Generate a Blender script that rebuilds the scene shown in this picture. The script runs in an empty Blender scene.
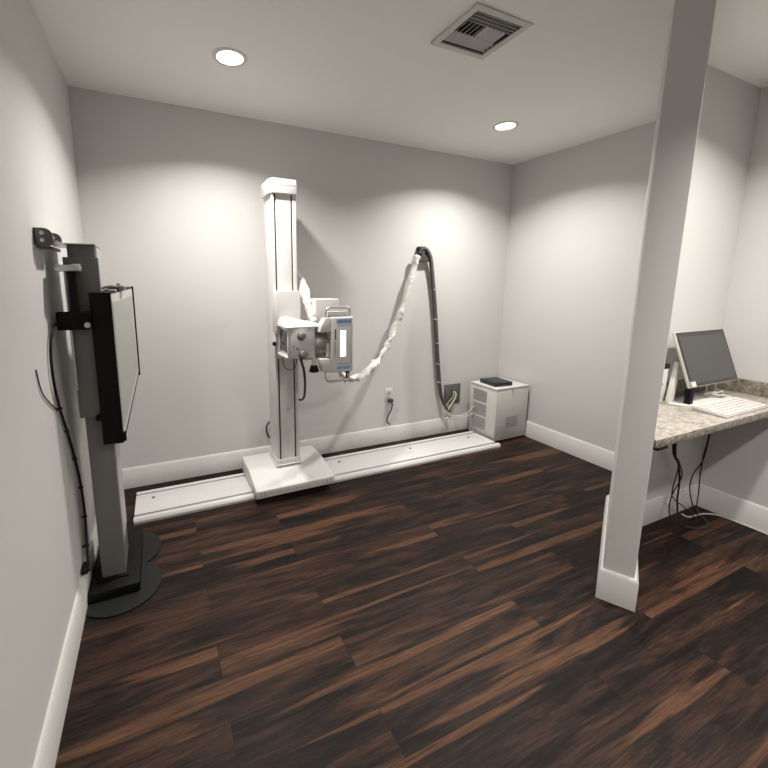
import bpy, bmesh, math, random
from mathutils import Vector, Matrix, noise
random.seed(7)
PI = math.pi
scene = bpy.context.scene
COL = scene.collection

# ------------------------------------------------------------ camera, world, exposure
cam_d = bpy.data.cameras.new('camera')
cam = bpy.data.objects.new('camera', cam_d)
COL.objects.link(cam)
cam.location = (0.3695, -2.8472, 1.3709)
cam.rotation_euler = (PI/2 - 0.16809, 0, -0.41957)
cam_d.sensor_width = 36
cam_d.lens = 398.756/768*36
cam_d.shift_x = 50.09/768
cam_d.shift_y = -31.39/768
cam_d.clip_start = 0.02
scene.camera = cam
w = bpy.data.worlds.new('world'); scene.world = w
w.use_nodes = True
w.node_tree.nodes['Background'].inputs[0].default_value = (0.9, 0.95, 1.0, 1)
w.node_tree.nodes['Background'].inputs[1].default_value = 0.02
scene.view_settings.view_transform = 'Standard'
scene.view_settings.look = 'None'
scene.view_settings.gamma = 1.0
scene.view_settings.use_curve_mapping = False
scene.view_settings.exposure = 0.42
LAMP_W = 16.0            # watts of every recessed ceiling lamp
LAMP_COL = (1.0, 0.95, 0.895)

H = 2.44; W = 3.415; YR = -4.3
def ceil_z(x, y): return 2.49 - 0.0145*x + 0.02*y      # the ceiling is not quite level
def back_y(x): return 0.05*(1-x/W)                       # nor is the back wall quite square
L1X, L1Y, L2X, L2Y = 0.785, -0.672, 2.630, -0.645

# ------------------------------------------------------------ materials
def mat(name, color, rough=0.5, metal=0.0, bump=None, spec=None, var=None, emit=None):
    m = bpy.data.materials.new(name); m.use_nodes = True
    nt = m.node_tree; b = nt.nodes['Principled BSDF']
    b.inputs['Base Color'].default_value = (*color, 1)
    b.inputs['Roughness'].default_value = rough
    b.inputs['Metallic'].default_value = metal
    if spec is not None: b.inputs['Specular IOR Level'].default_value = spec
    tc = nt.nodes.new('ShaderNodeTexCoord')
    if bump:
        n = nt.nodes.new('ShaderNodeTexNoise'); n.inputs['Scale'].default_value = bump[0]; n.inputs['Detail'].default_value = 4
        bp = nt.nodes.new('ShaderNodeBump'); bp.inputs['Strength'].default_value = bump[1]; bp.inputs['Distance'].default_value = 0.002 if bump[1] < .9 else 0.012
        nt.links.new(tc.outputs['Object'], n.inputs['Vector']); nt.links.new(n.outputs['Fac'], bp.inputs['Height'])
        nt.links.new(bp.outputs['Normal'], b.inputs['Normal'])
    if var:
        n = nt.nodes.new('ShaderNodeTexNoise'); n.inputs['Scale'].default_value = var[0]; n.inputs['Detail'].default_value = 5
        r = nt.nodes.new('ShaderNodeMapRange'); r.inputs[3].default_value = 1-var[1]; r.inputs[4].default_value = 1+var[1]
        v = nt.nodes.new('ShaderNodeVectorMath'); v.operation = 'SCALE'; v.inputs[0].default_value = color
        nt.links.new(tc.outputs['Object'], n.inputs['Vector']); nt.links.new(n.outputs['Fac'], r.inputs[0])
        nt.links.new(r.outputs[0], v.inputs['Scale']); nt.links.new(v.outputs[0], b.inputs['Base Color'])
    if emit:
        b.inputs['Emission Color'].default_value = (*emit[0], 1); b.inputs['Emission Strength'].default_value = emit[1]
    return m

M = {}
M['wall'] = mat('wall_paint', (0.64, 0.635, 0.62), 0.6, bump=(350, 0.12), var=(1.3, 0.015))
M['post'] = mat('corner_wall_paint', (0.62, 0.615, 0.60), 0.6, bump=(350, 0.12), var=(1.3, 0.015))
M['ceiling'] = mat('ceiling_paint', (0.92, 0.915, 0.88), 0.8, bump=(220, 0.2), var=(1.1, 0.015))
M['trim'] = mat('trim_enamel', (0.69, 0.68, 0.66), 0.35, bump=(60, 0.04))
M['white'] = mat('white_enamel', (0.74, 0.73, 0.715), 0.35, bump=(900, 0.04), var=(3, 0.02))
M['whiteb'] = mat('cream_plastic', (0.70, 0.70, 0.67), 0.4, var=(6, 0.03))
M['grey_lab'] = mat('pale_grey_plastic', (0.74, 0.74, 0.72), 0.45, var=(8, 0.03))
M['slot'] = mat('dark_slot', (0.02, 0.018, 0.017), 0.6, var=(20, 0.2))
M['black'] = mat('black_powder_coat', (0.004, 0.004, 0.0045), 0.55, spec=0.18, bump=(700, 0.1), var=(6, 0.2))
M['blackgloss'] = mat('black_gloss', (0.015, 0.016, 0.018), 0.22, var=(6, 0.1))
M['slate'] = mat('charcoal_plate', (0.010, 0.011, 0.0105), 0.55, spec=0.3, bump=(500, 0.1), var=(5, 0.1))
M['darkgrey'] = mat('grey_stand_paint', (0.17, 0.168, 0.165), 0.5, metal=0.0, bump=(600, 0.05), var=(5, 0.05))
M['standside'] = mat('upright_lit_side', (0.40, 0.40, 0.385), 0.45, var=(5, 0.03))  # silver upright side, with the light falling on it put into the colour
M['steel'] = mat('brushed_steel', (0.62, 0.62, 0.61), 0.35, metal=0.7, bump=(200, 0.1))
M['bracket'] = mat('cast_bracket', (0.12, 0.12, 0.12), 0.4, metal=0.4, bump=(200, 0.1))
M['panel'] = mat('detector_face', (0.33, 0.345, 0.315), 0.35, var=(2, 0.03))
M['paneledge'] = mat('detector_face_border', (0.50, 0.50, 0.48), 0.4, var=(2, 0.03))
M['rubber'] = mat('rubber_cable', (0.010, 0.010, 0.010), 0.5, spec=0.3, bump=(100, 0.1))
M['conduit'] = mat('grey_conduit', (0.060, 0.054, 0.048), 0.45, bump=(300, 0.2))
M['sleeve'] = mat('white_cable_sleeve', (0.68, 0.66, 0.625), 0.6, bump=(38, 1.0))
M['wire_w'] = mat('white_wire', (0.56, 0.54, 0.49), 0.45, var=(10, 0.05))
M['wire_g'] = mat('green_yellow_wire', (0.30, 0.36, 0.10), 0.45, var=(10, 0.1))
M['cabinet'] = mat('cabinet_enamel', (0.68, 0.68, 0.65), 0.4, bump=(500, 0.08), var=(3, 0.02))
M['louver'] = mat('louver_gap', (0.16, 0.16, 0.155), 0.6, var=(20, 0.1))
M['router'] = mat('router_plastic', (0.018, 0.023, 0.032), 0.4, bump=(400, 0.1))
M['gplate'] = mat('grey_wall_plate', (0.15, 0.155, 0.15), 0.4, metal=0.3, bump=(200, 0.1))
M['almond'] = mat('outlet_plastic', (0.68, 0.65, 0.58), 0.4, var=(8, 0.03))
M['knob'] = mat('grey_knob', (0.30, 0.31, 0.31), 0.4, var=(12, 0.05))
M['knobdark'] = mat('grey_knob_skirt', (0.13, 0.13, 0.14), 0.4, var=(12, 0.05))
M['tube'] = mat('tube_housing', (0.30, 0.30, 0.28), 0.35, metal=0.3, var=(6, 0.05))
M['collwin'] = mat('collimator_window', (0.075, 0.068, 0.060), 0.25, var=(12, 0.2))
M['blue'] = mat('blue_label', (0.36, 0.52, 0.78), 0.4, var=(60, 0.12))
M['bluedark'] = mat('blue_label_print', (0.17, 0.30, 0.58), 0.4, var=(60, 0.1))
M['ink'] = mat('grey_print', (0.30, 0.30, 0.31), 0.5, var=(60, 0.1))
M['violet'] = mat('violet_strip', (0.07, 0.06, 0.12), 0.4, var=(60, 0.2))
M['orange'] = mat('orange_print', (0.50, 0.32, 0.20), 0.4, var=(60, 0.1))
M['lcd'] = mat('lit_display', (0.8, 0.85, 0.9), 0.2, emit=((0.85, 0.93, 1.0), 1.3), var=(6, 0.01))
M['monitor'] = mat('monitor_glass', (0.035, 0.036, 0.034), 0.14, spec=0.9, var=(2, 0.05))
M['bezel'] = mat('monitor_bezel', (0.022, 0.022, 0.021), 0.25, var=(2, 0.05))
M['silver'] = mat('silver_plastic', (0.62, 0.61, 0.57), 0.35, var=(6, 0.03))
M['keys'] = mat('keyboard_keys', (0.62, 0.58, 0.565), 0.5, var=(10, 0.03))
M['kbody'] = mat('keyboard_shell', (0.46, 0.43, 0.42), 0.45, var=(10, 0.03))
M['lens'] = mat('lamp_lens', (0.9, 0.9, 0.85), 0.3, emit=((1.0, 0.95, 0.88), 9.0), var=(6, 0.01))
M['trimring'] = mat('lamp_trim_ring', (0.72, 0.71, 0.68), 0.4, var=(6, 0.02))
M['vent'] = mat('vent_enamel', (0.58, 0.57, 0.55), 0.4, var=(6, 0.03))
M['duct'] = mat('duct_interior', (0.05, 0.05, 0.048), 0.7, var=(6, 0.1))
M['green'] = mat('green_sticker', (0.15, 0.45, 0.20), 0.4, var=(60, 0.1))
M['pink'] = mat('pink_tag', (0.75, 0.50, 0.52), 0.5, var=(60, 0.1))

def floor_mat():
    m = bpy.data.materials.new('dark_wood_planks'); m.use_nodes = True
    nt = m.node_tree; N = nt.nodes; L = nt.links; b = N['Principled BSDF']
    tc = N.new('ShaderNodeTexCoord')
    mp = N.new('ShaderNodeMapping'); mp.inputs['Location'].default_value = (0.27, 0.045, 0)
    L.new(tc.outputs['Object'], mp.inputs['Vector'])
    br = N.new('ShaderNodeTexBrick')
    br.offset = 0.37; br.offset_frequency = 2; br.squash = 1
    br.inputs['Scale'].default_value = 1
    br.inputs['Brick Width'].default_value = 1.22; br.inputs['Row Height'].default_value = 0.155
    br.inputs['Mortar Size'].default_value = 0.0009; br.inputs['Mortar Smooth'].default_value = 0.2
    br.inputs['Color1'].default_value = (0, 0, 0, 1); br.inputs['Color2'].default_value = (1, 1, 1, 1)
    br.inputs['Mortar'].default_value = (0.5, 0.5, 0.5, 1); br.inputs['Bias'].default_value = 0
    L.new(mp.outputs[0], br.inputs['Vector'])
    sep = N.new('ShaderNodeSeparateColor'); L.new(br.outputs['Color'], sep.inputs[0])
    # every plank reads its own stretch of grain
    off = N.new('ShaderNodeVectorMath'); off.operation = 'MULTIPLY_ADD'
    comb = N.new('ShaderNodeCombineXYZ')
    for i, k in enumerate((37.0, 11.0, 23.0)):
        mm = N.new('ShaderNodeMath'); mm.operation = 'MULTIPLY'; mm.inputs[1].default_value = k
        L.new(sep.outputs[0], mm.inputs[0]); L.new(mm.outputs[0], comb.inputs[i])
    def stretch(src, v):
        q = N.new('ShaderNodeVectorMath'); q.operation = 'MULTIPLY'; q.inputs[1].default_value = v
        L.new(src, q.inputs[0]); return q.outputs[0]
    def noise_(vec, scale, detail, rough, dist):
        q = N.new('ShaderNodeTexNoise'); q.inputs['Scale'].default_value = scale; q.inputs['Detail'].default_value = detail
        q.inputs['Roughness'].default_value = rough; q.inputs['Distortion'].default_value = dist
        L.new(vec, q.inputs['Vector']); return q
    ad = N.new('ShaderNodeVectorMath'); ad.operation = 'ADD'
    L.new(mp.outputs[0], ad.inputs[0]); L.new(comb.outputs[0], ad.inputs[1])
    P = ad.outputs[0]
    n1 = noise_(stretch(P, (1.05, 8.5, 1)), 1.8, 9, 0.68, 0.7)          # figure of the wood
    n2 = noise_(stretch(P, (3.0, 60.0, 1)), 2.2, 6, 0.65, 0.3)         # fine grain
    n3 = noise_(stretch(P, (0.42, 9.5, 1)), 1.25, 4, 0.42, 0.25)        # long pale sapwood bands
    r1 = N.new('ShaderNodeValToRGB'); e = r1.color_ramp.elements
    e[0].position = 0.30; e[0].color = (0.0075, 0.0062, 0.0060, 1)
    e[1].position = 0.78; e[1].color = (0.130, 0.066, 0.036, 1)
    for pos, c in ((0.42, (0.0155, 0.0105, 0.0092, 1)), (0.50, (0.033, 0.0185, 0.0140, 1)), (0.57, (0.058, 0.030, 0.0205, 1)), (0.66, (0.090, 0.047, 0.028, 1))):
        x = e.new(pos); x.color = c
    sap = N.new('ShaderNodeMapRange'); sap.inputs[1].default_value = 0.605; sap.inputs[2].default_value = 0.635
    L.new(n3.outputs['Fac'], sap.inputs[0])
    # a plank-wide shift of tone
    pl = N.new('ShaderNodeMath'); pl.operation = 'MULTIPLY_ADD'; pl.inputs[1].default_value = 0.09; pl.inputs[2].default_value = -0.045
    L.new(sep.outputs[0], pl.inputs[0])
    a2 = N.new('ShaderNodeMath'); a2.operation = 'ADD'; L.new(n1.outputs['Fac'], a2.inputs[0]); L.new(pl.outputs[0], a2.inputs[1])
    L.new(a2.outputs[0], r1.inputs[0])
    r2 = N.new('ShaderNodeMapRange'); r2.inputs[1].default_value = 0.3; r2.inputs[2].default_value = 0.7; r2.inputs[3].default_value = 0.26; r2.inputs[4].default_value = 1.08
    L.new(n2.outputs['Fac'], r2.inputs[0])
    v = N.new('ShaderNodeVectorMath'); v.operation = 'SCALE'; 
    ms = N.new('ShaderNodeMix'); ms.data_type = 'RGBA'; ms.inputs['B'].default_value = (0.170, 0.082, 0.045, 1)
    sf = N.new('ShaderNodeMath'); sf.operation = 'MULTIPLY'; sf.inputs[1].default_value = 0.68
    L.new(sap.outputs[0], sf.inputs[0]); L.new(sf.outputs[0], ms.inputs['Factor']); L.new(r1.outputs[0], ms.inputs['A'])
    L.new(ms.outputs['Result'], v.inputs[0]); L.new(r2.outputs[0], v.inputs['Scale'])
    mx = N.new('ShaderNodeMix'); mx.data_type = 'RGBA'; mx.inputs['B'].default_value = (0.010, 0.007, 0.006, 1)
    L.new(br.outputs['Fac'], mx.inputs['Factor']); L.new(v.outputs[0], mx.inputs['A'])
    L.new(mx.outputs['Result'], b.inputs['Base Color'])
    rr = N.new('ShaderNodeMapRange'); rr.inputs[3].default_value = 0.42; rr.inputs[4].default_value = 0.60
    L.new(n2.outputs['Fac'], rr.inputs[0]); L.new(rr.outputs[0], b.inputs['Roughness'])
    b.inputs['Specular IOR Level'].default_value = 0.14
    bp = N.new('ShaderNodeBump'); bp.inputs['Strength'].default_value = 0.35; bp.inputs['Distance'].default_value = 0.001
    hh = N.new('ShaderNodeMath'); hh.operation = 'SUBTRACT'; L.new(n2.outputs['Fac'], hh.inputs[0]); L.new(br.outputs['Fac'], hh.inputs[1])
    L.new(hh.outputs[0], bp.inputs['Height']); L.new(bp.outputs[0], b.inputs['Normal'])
    return m
M['floor'] = floor_mat()

def granite(name, cols, scale):
    m = bpy.data.materials.new(name); m.use_nodes = True
    nt = m.node_tree; N = nt.nodes; L = nt.links; b = N['Principled BSDF']
    tc = N.new('ShaderNodeTexCoord')
    n = N.new('ShaderNodeTexNoise'); n.inputs['Scale'].default_value = scale; n.inputs['Detail'].default_value = 8
    n.inputs['Roughness'].default_value = 0.72; n.inputs['Distortion'].default_value = 0.7
    L.new(tc.outputs['Object'], n.inputs['Vector'])
    r = N.new('ShaderNodeValToRGB'); e = r.color_ramp.elements
    e[0].position = 0.36; e[0].color = cols[0]; e[1].position = 0.66; e[1].color = cols[-1]
    for i, c in enumerate(cols[1:-1]):
        x = e.new(0.36 + 0.30*(i+1)/(len(cols)-1)); x.color = c
    L.new(n.outputs['Fac'], r.inputs[0]); L.new(r.outputs[0], b.inputs['Base Color'])
    b.inputs['Roughness'].default_value = 0.35
    return m
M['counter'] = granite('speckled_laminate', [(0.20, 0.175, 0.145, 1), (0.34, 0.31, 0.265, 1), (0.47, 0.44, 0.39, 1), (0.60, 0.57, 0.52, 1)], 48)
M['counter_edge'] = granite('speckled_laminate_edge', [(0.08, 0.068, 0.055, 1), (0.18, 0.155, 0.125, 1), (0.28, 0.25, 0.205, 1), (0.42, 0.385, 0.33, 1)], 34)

# ------------------------------------------------------------ mesh helpers
class MB:
    def __init__(s): s.bm = bmesh.new()
    def _xf(s, vs, rot, piv):
        if rot is not None:
            bmesh.ops.rotate(s.bm, verts=vs, cent=piv, matrix=rot)
    def box(s, x0, x1, y0, y1, z0, z1, bev=0.0, seg=2, rot=None, piv=(0, 0, 0)):
        r = bmesh.ops.create_cube(s.bm, size=1)
        vs = r['verts']
        for v in vs:
            v.co = Vector((x0+(v.co.x+.5)*(x1-x0), y0+(v.co.y+.5)*(y1-y0), z0+(v.co.z+.5)*(z1-z0)))
        if bev > 0:
            es = list({e for v in vs for e in v.link_edges})
            rr = bmesh.ops.bevel(s.bm, geom=es, offset=bev, segments=seg, affect='EDGES', profile=0.5)
            vs = list({v for f in rr['faces'] for v in f.verts} | {v for v in vs if v.is_valid})
        s._xf(vs, rot, piv)
        return s
    def prism(s, pts, d, bev=0.0, seg=2, vertical_only=False, only=None):
        """polygon pts (3-D, planar) extruded by vector d"""
        vs = [s.bm.verts.new(p) for p in pts]
        f = s.bm.faces.new(vs)
        ex = bmesh.ops.extrude_face_region(s.bm, geom=[f])
        nv = [g for g in ex['geom'] if isinstance(g, bmesh.types.BMVert)]
        for v in nv: v.co += Vector(d)
        allv = vs + nv
        if bev > 0:
            dn = Vector(d).normalized()
            es = {e for v in allv for e in v.link_edges}
            if vertical_only:
                es = {e for e in es if abs((e.verts[0].co-e.verts[1].co).normalized().dot(dn)) > 0.99}
            if only:
                es = {e for e in es if any((e.verts[0].co.xy-Vector(q).xy).length < 1e-4 for q in only)}
            bmesh.ops.bevel(s.bm, geom=list(es), offset=bev, segments=seg, affect='EDGES', profile=0.5)
        return s
    def cyl(s, p0, p1, r0, r1=None, n=24, bev=0.0):
        p0 = Vector(p0); p1 = Vector(p1); r1 = r0 if r1 is None else r1
        ax = (p1-p0); q = Vector((0, 0, 1)).rotation_difference(ax.normalized())
        r = bmesh.ops.create_cone(s.bm, cap_ends=True, segments=n, radius1=r0, radius2=r1, depth=ax.length)
        vs = r['verts']
        if bev > 0:
            es = [e for e in {e for v in vs for e in v.link_edges} if abs(e.verts[0].co.z-e.verts[1].co.z) < 1e-6]
            rr = bmesh.ops.bevel(s.bm, geom=es, offset=bev, segments=2, affect='EDGES', profile=0.5)
            vs = list({v for f in rr['faces'] for v in f.verts} | {v for v in vs if v.is_valid})
        mid = (p0+p1)/2
        for v in vs: v.co = q @ v.co + mid
        return s
    def sweep(s, pts, rad, n=12, sub=8, ell=None, twist=0.0, cap=True, closed=False):
        P = smooth(pts, sub) if sub > 1 else [Vector(p) for p in pts]
        m = len(P); t0 = (P[1]-P[0]).normalized()
        up = Vector((0, 0, 1)) if abs(t0.z) < 0.9 else Vector((1, 0, 0))
        nrm = (up - t0*up.dot(t0)).normalized(); rings = []; prev = t0; dist = 0
        for i, p in enumerate(P):
            t = (P[min(i+1, m-1)]-P[max(i-1, 0)]).normalized()
            nrm = prev.rotation_difference(t) @ nrm; nrm = (nrm - t*nrm.dot(t)).normalized(); prev = t
            bn = t.cross(nrm)
            if i: dist += (p-P[i-1]).length
            u = i/(m-1); r = rad(u, dist) if callable(rad) else rad
            a0 = twist(u) if callable(twist) else twist*u
            ring = []
            for k in range(n):
                a = 2*PI*k/n
                ex = math.cos(a)*r; ey = math.sin(a)*r*(ell(u) if callable(ell) else (ell or 1))
                c, s_ = math.cos(a0), math.sin(a0)
                x = ex*c-ey*s_; y = ex*s_+ey*c
                ring.append(s.bm.verts.new(p + nrm*x + bn*y))
            rings.append(ring)
        for a, b in zip(rings, rings[1:]):
            for k in range(n):
                s.bm.faces.new((a[k], a[(k+1) % n], b[(k+1) % n], b[k]))
        if cap:
            s.bm.faces.new(rings[0][::-1]); s.bm.faces.new(rings[-1])
        return s
    def lathe(s, prof, c, n=40):
        """prof [(r,z)...], around vertical axis at c"""
        rings = []
        for r, z in prof:
            rings.append([s.bm.verts.new((c[0]+r*math.cos(2*PI*k/n), c[1]+r*math.sin(2*PI*k/n), c[2]+z)) for k in range(n)])
        for a, b in zip(rings, rings[1:]):
            for k in range(n): s.bm.faces.new((a[k], a[(k+1) % n], b[(k+1) % n], b[k]))
        return s

def smooth(pts, sub):
    P = [Vector(p) for p in pts]; out = []
    for i in range(len(P)-1):
        p0 = P[max(i-1, 0)]; p1 = P[i]; p2 = P[i+1]; p3 = P[min(i+2, len(P)-1)]
        for k in range(sub):
            t = k/sub
            out.append(0.5*((2*p1)+(p2-p0)*t+(2*p0-5*p1+4*p2-p3)*t*t+(3*p1-p0-3*p2+p3)*t**3))
    out.append(P[-1]); return out

def obj(name, mb, m, parent=None, smooth_angle=35, label=None):
    bm = mb.bm
    bmesh.ops.recalc_face_normals(bm, faces=bm.faces)
    me = bpy.data.meshes.new(name)
    if parent is not None:
        bmesh.ops.translate(bm, verts=bm.verts, vec=-parent.matrix_world.translation)
    bm.to_mesh(me); bm.free()
    for mm in (m if isinstance(m, (list, tuple)) else [m]): me.materials.append(mm)
    me.shade_smooth()
    me.set_sharp_from_angle(angle=math.radians(smooth_angle))
    o = bpy.data.objects.new(name, me); COL.objects.link(o)
    if parent is not None:
        o.parent = parent
    else:
        # origin at the base of the thing
        vs = [v.co for v in me.vertices]
        lo = Vector([min(v[i] for v in vs) for i in range(3)]); hi = Vector([max(v[i] for v in vs) for i in range(3)])
        c = Vector(((lo.x+hi.x)/2, (lo.y+hi.y)/2, lo.z))
        if not name.startswith(('floor', 'wall', 'ceiling', 'baseboard', 'trim')):
            me.transform(Matrix.Translation(-c)); o.location = c
    if label: o['label'] = label
    return o
def sub(name, mb, m, parent, label=None):
    """a sub-part: child of a part whose own mesh is in its thing's frame"""
    root = parent.parent
    bmesh.ops.translate(mb.bm, verts=mb.bm.verts, vec=-root.location)
    bmesh.ops.recalc_face_normals(mb.bm, faces=mb.bm.faces)
    me = bpy.data.meshes.new(name); mb.bm.to_mesh(me); mb.bm.free()
    me.materials.append(m); me.shade_smooth(); me.set_sharp_from_angle(angle=math.radians(35))
    o = bpy.data.objects.new(name, me); COL.objects.link(o); o.parent = parent
    if label: o['label'] = label
    return o
def thing(name, label, cat, loc, group=None):
    o = bpy.data.objects.new(name, None); COL.objects.link(o); o.location = loc
    o.empty_display_size = 0.1
    o['label'] = label; o['category'] = cat
    if group: o['group'] = group
    bpy.context.view_layer.update()
    return o
def onto_wall(o, x): o.location.y += back_y(x); return o
def tag(o, label, cat, group=None):
    o['label'] = label; o['category'] = cat
    if group: o['group'] = group
    return o
def struct(name, mb, m, label=None):
    o = obj(name, mb, m); o['kind'] = 'structure'
    if label: o['label'] = label
    return o

# ------------------------------------------------------------ the room
T = 0.12
struct('floor', MB().box(-T, W+T, YR-T, T, -0.08, 0), M['floor'])
# the ceiling carries the square opening of the vent
VX0, VX1, VY0, VY1 = 1.602, 1.848, -1.466, -1.236
c = MB()
for x0, x1, y0, y1 in ((-T, VX0, YR-T, T), (VX1, W+T, YR-T, T), (VX0, VX1, YR-T, VY0), (VX0, VX1, VY1, T)):
    c.box(x0, x1, y0, y1, H, H+0.1)
for v in c.bm.verts: v.co.z += ceil_z(v.co.x, v.co.y) - H
struct('ceiling', c, M['ceiling'])
HW = H + 0.12
struct('wall_left', MB().box(-T, 0, YR-T, T, 0, HW), M['wall'])
struct('wall_back', MB().prism([(0, back_y(0), 0), (W, 0, 0), (W, T, 0), (0, T+.05, 0)], (0, 0, HW)), M['wall'])
struct('wall_right', MB().box(W, W+T, YR-T, T, 0, HW), M['wall'])
struct('wall_rear', MB().box(0, W, YR-T, YR, 0, HW), M['wall'])
# diagonal stub wall running into the short partition that carries the desk
e = Vector((0.866, 0.500, 0)).normalized(); n = Vector((-e.y, e.x, 0))
PB = Vector((2.148, -1.991, 0)); PW = 0.112; BT = 0.015      # near right corner of the stub
PA = PB + n*PW
YX, YA = -1.515, -1.642                                       # the partition's two faces
def hit(p, y): return p + e*((y-p.y)/e.y)
PC = hit(PA, YX); PD = hit(PB, YA)
struct('wall_stub', MB().prism([PA, PB, PD, PC], (0, 0, HW), bev=0.004, seg=2, vertical_only=True, only=(PA, PB)), M['post'])
struct('wall_partition', MB().prism([PC, PD, (W, YA, 0), (W, YX, 0)], (0, 0, HW)), M['post'])

BH = 0.142
def base_run(a, b, side, mb):
    """baseboard from a to b, protruding to `side` (unit vector)"""
    a = Vector(a); b = Vector(b); s = Vector(side)
    pr = [Vector((0, 0, 0)), s*BT, s*BT+Vector((0, 0, BH-0.012)), s*(BT*0.45)+Vector((0, 0, BH)), Vector((0, 0, BH))]
    mb.prism([a+q for q in pr], b-a)
struct('baseboard_left', (lambda m: (base_run((0, YR, 0), (0, .05, 0), (1, 0, 0), m), m)[1])(MB()), M['trim'])
struct('baseboard_back', (lambda m: (base_run((BT, back_y(BT), 0), (W-BT, back_y(W-BT), 0), (0, -1, 0), m), m)[1])(MB()), M['trim'])
m_ = MB(); base_run((W, 0, 0), (W, YX, 0), (-1, 0, 0), m_); struct('baseboard_right', m_, M['trim'])
m_ = MB(); base_run((W, YA, 0), (W, YR, 0), (-1, 0, 0), m_); struct('baseboard_alcove', m_, M['trim'])
# baseboard that wraps the stub: offset outline with a top chamfer
def offs(d):
    ua = PA + n*d - e*d; ub = PB - n*d - e*d
    uc = hit(PA+n*d, YX+d); ud = hit(PB-n*d, YA-d)
    return [Vector((W-BT, YX+d, 0)), uc, ua, ub, ud, Vector((W-BT, YA-d, 0))]
bm_ = MB(); prof = [(BT, 0), (BT, BH-0.012), (BT*0.45, BH), (0.0005, BH)]
rings = [[bm_.bm.verts.new(p+Vector((0, 0, z))) for p in offs(d)] for d, z in prof]
for a, b in zip(rings, rings[1:]):
    for k in range(5): bm_.bm.faces.new((a[k], a[k+1], b[k+1], b[k]))
struct('baseboard_partition', bm_, M['trim'])

# ------------------------------------------------------------ ceiling lamps
def downlight(x, y, label=None, power=1.0):
    H = ceil_z(x, y)
    t = thing('ceiling_downlight', label, 'ceiling light', (x, y, H), 'recessed lamps in the ceiling')
    obj('trim_ring', MB().lathe([(0.062, -0.001), (0.064, -0.006), (0.078, -0.006), (0.084, -0.003), (0.085, 0.0)], (x, y, H), 48), M['trimring'], t)
    r = MB(); r.cyl((x, y, H-0.0035), (x, y, H-0.0015), 0.062, n=48)
    obj('lens', r, M['lens'], t)
    ld = bpy.data.lights.new('downlight_lamp', 'AREA'); ld.shape = 'DISK'; ld.size = 0.12
    ld.energy = LAMP_W*power; ld.color = LAMP_COL; ld.spread = math.radians(136)
    lo = bpy.data.objects.new('downlight_lamp', ld); COL.objects.link(lo); lo.parent = t; lo.location = (0, 0, -0.008)
    return t
downlight(L1X, L1Y, 'lit round recessed ceiling lamp above the upright column, left of the vent')
downlight(L2X, L2Y, 'lit round recessed ceiling lamp near the right corner of the room')
downlight(1.90, -3.10, 'round recessed ceiling lamp overhead behind the viewer', 1.2)
downlight(2.75, -2.35, 'round recessed ceiling lamp over the open floor in front of the desk', 1.0)

# ------------------------------------------------------------ ceiling vent
H0 = H; H = ceil_z(1.725, -1.35)-.001
vx, vy = (VX0+VX1)/2, (VY0+VY1)/2
t = thing('ceiling_vent', 'square white louvred air vent in the ceiling, with a dark opening behind its blades', 'air vent', (vx, vy, H-0.02))
f = MB()
O0, O1, P0, P1 = VX0-0.028, VX1+0.028, VY0-0.028, VY1+0.028
for x0, x1, y0, y1 in ((O0, O1, P0, VY0), (O0, O1, VY1, P1), (O0, VX0, VY0, VY1), (VX1, O1, VY0, VY1)):
    f.box(x0, x1, y0, y1, H-0.007, H+0.0045)
obj('frame', f, M['vent'], t)
d = MB()
d.box(VX0, VX1, VY0, VY1, H+0.075, H+0.08)
for x0, x1, y0, y1 in ((VX0+.0005, VX0+.002, VY0+.001, VY1-.001), (VX1-.002, VX1-.0005, VY0+.001, VY1-.001), (VX0+.002, VX1-.002, VY0+.0005, VY0+.002), (VX0+.002, VX1-.002, VY1-.002, VY1-.0005)):
    d.box(x0, x1, y0, y1, H, H+0.075)
obj('duct_box', d, M['duct'], t)
def blade(x0, x1, yc, tilt, wid=0.030):
    mb = MB(); mb.box(x0, x1, yc-wid/2, yc+wid/2, H+0.004, H+0.0058, rot=Matrix.Rotation(tilt, 3, 'X'), piv=(0, yc, H+0.005)); return mb
for yc in (VY0+0.012, VY0+0.030, VY0+0.048, VY0+0.066):
    obj('blade', blade(VX0+.003, VX1-.003, yc, math.radians(66), .026), M['vent'], t)
for yc in (VY1-0.066, VY1-0.042, VY1-0.018):
    obj('blade', blade(VX0+.003, VX1-.003, yc, math.radians(-30), .016), M['vent'], t)
for i in range(10):
    xc = VX0+0.022+i*0.0222
    mb = MB(); hw = .011 if i < 5 else .0075; mb.box(xc-hw, xc+hw, VY0+0.078, VY1-0.078, H+0.004, H+0.0056, rot=Matrix.Rotation(math.radians(45 if i > 4 else -45), 3, 'Y'), piv=(xc, 0, H+0.005))
    obj('blade', mb, M['vent'], t)

H = H0

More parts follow.
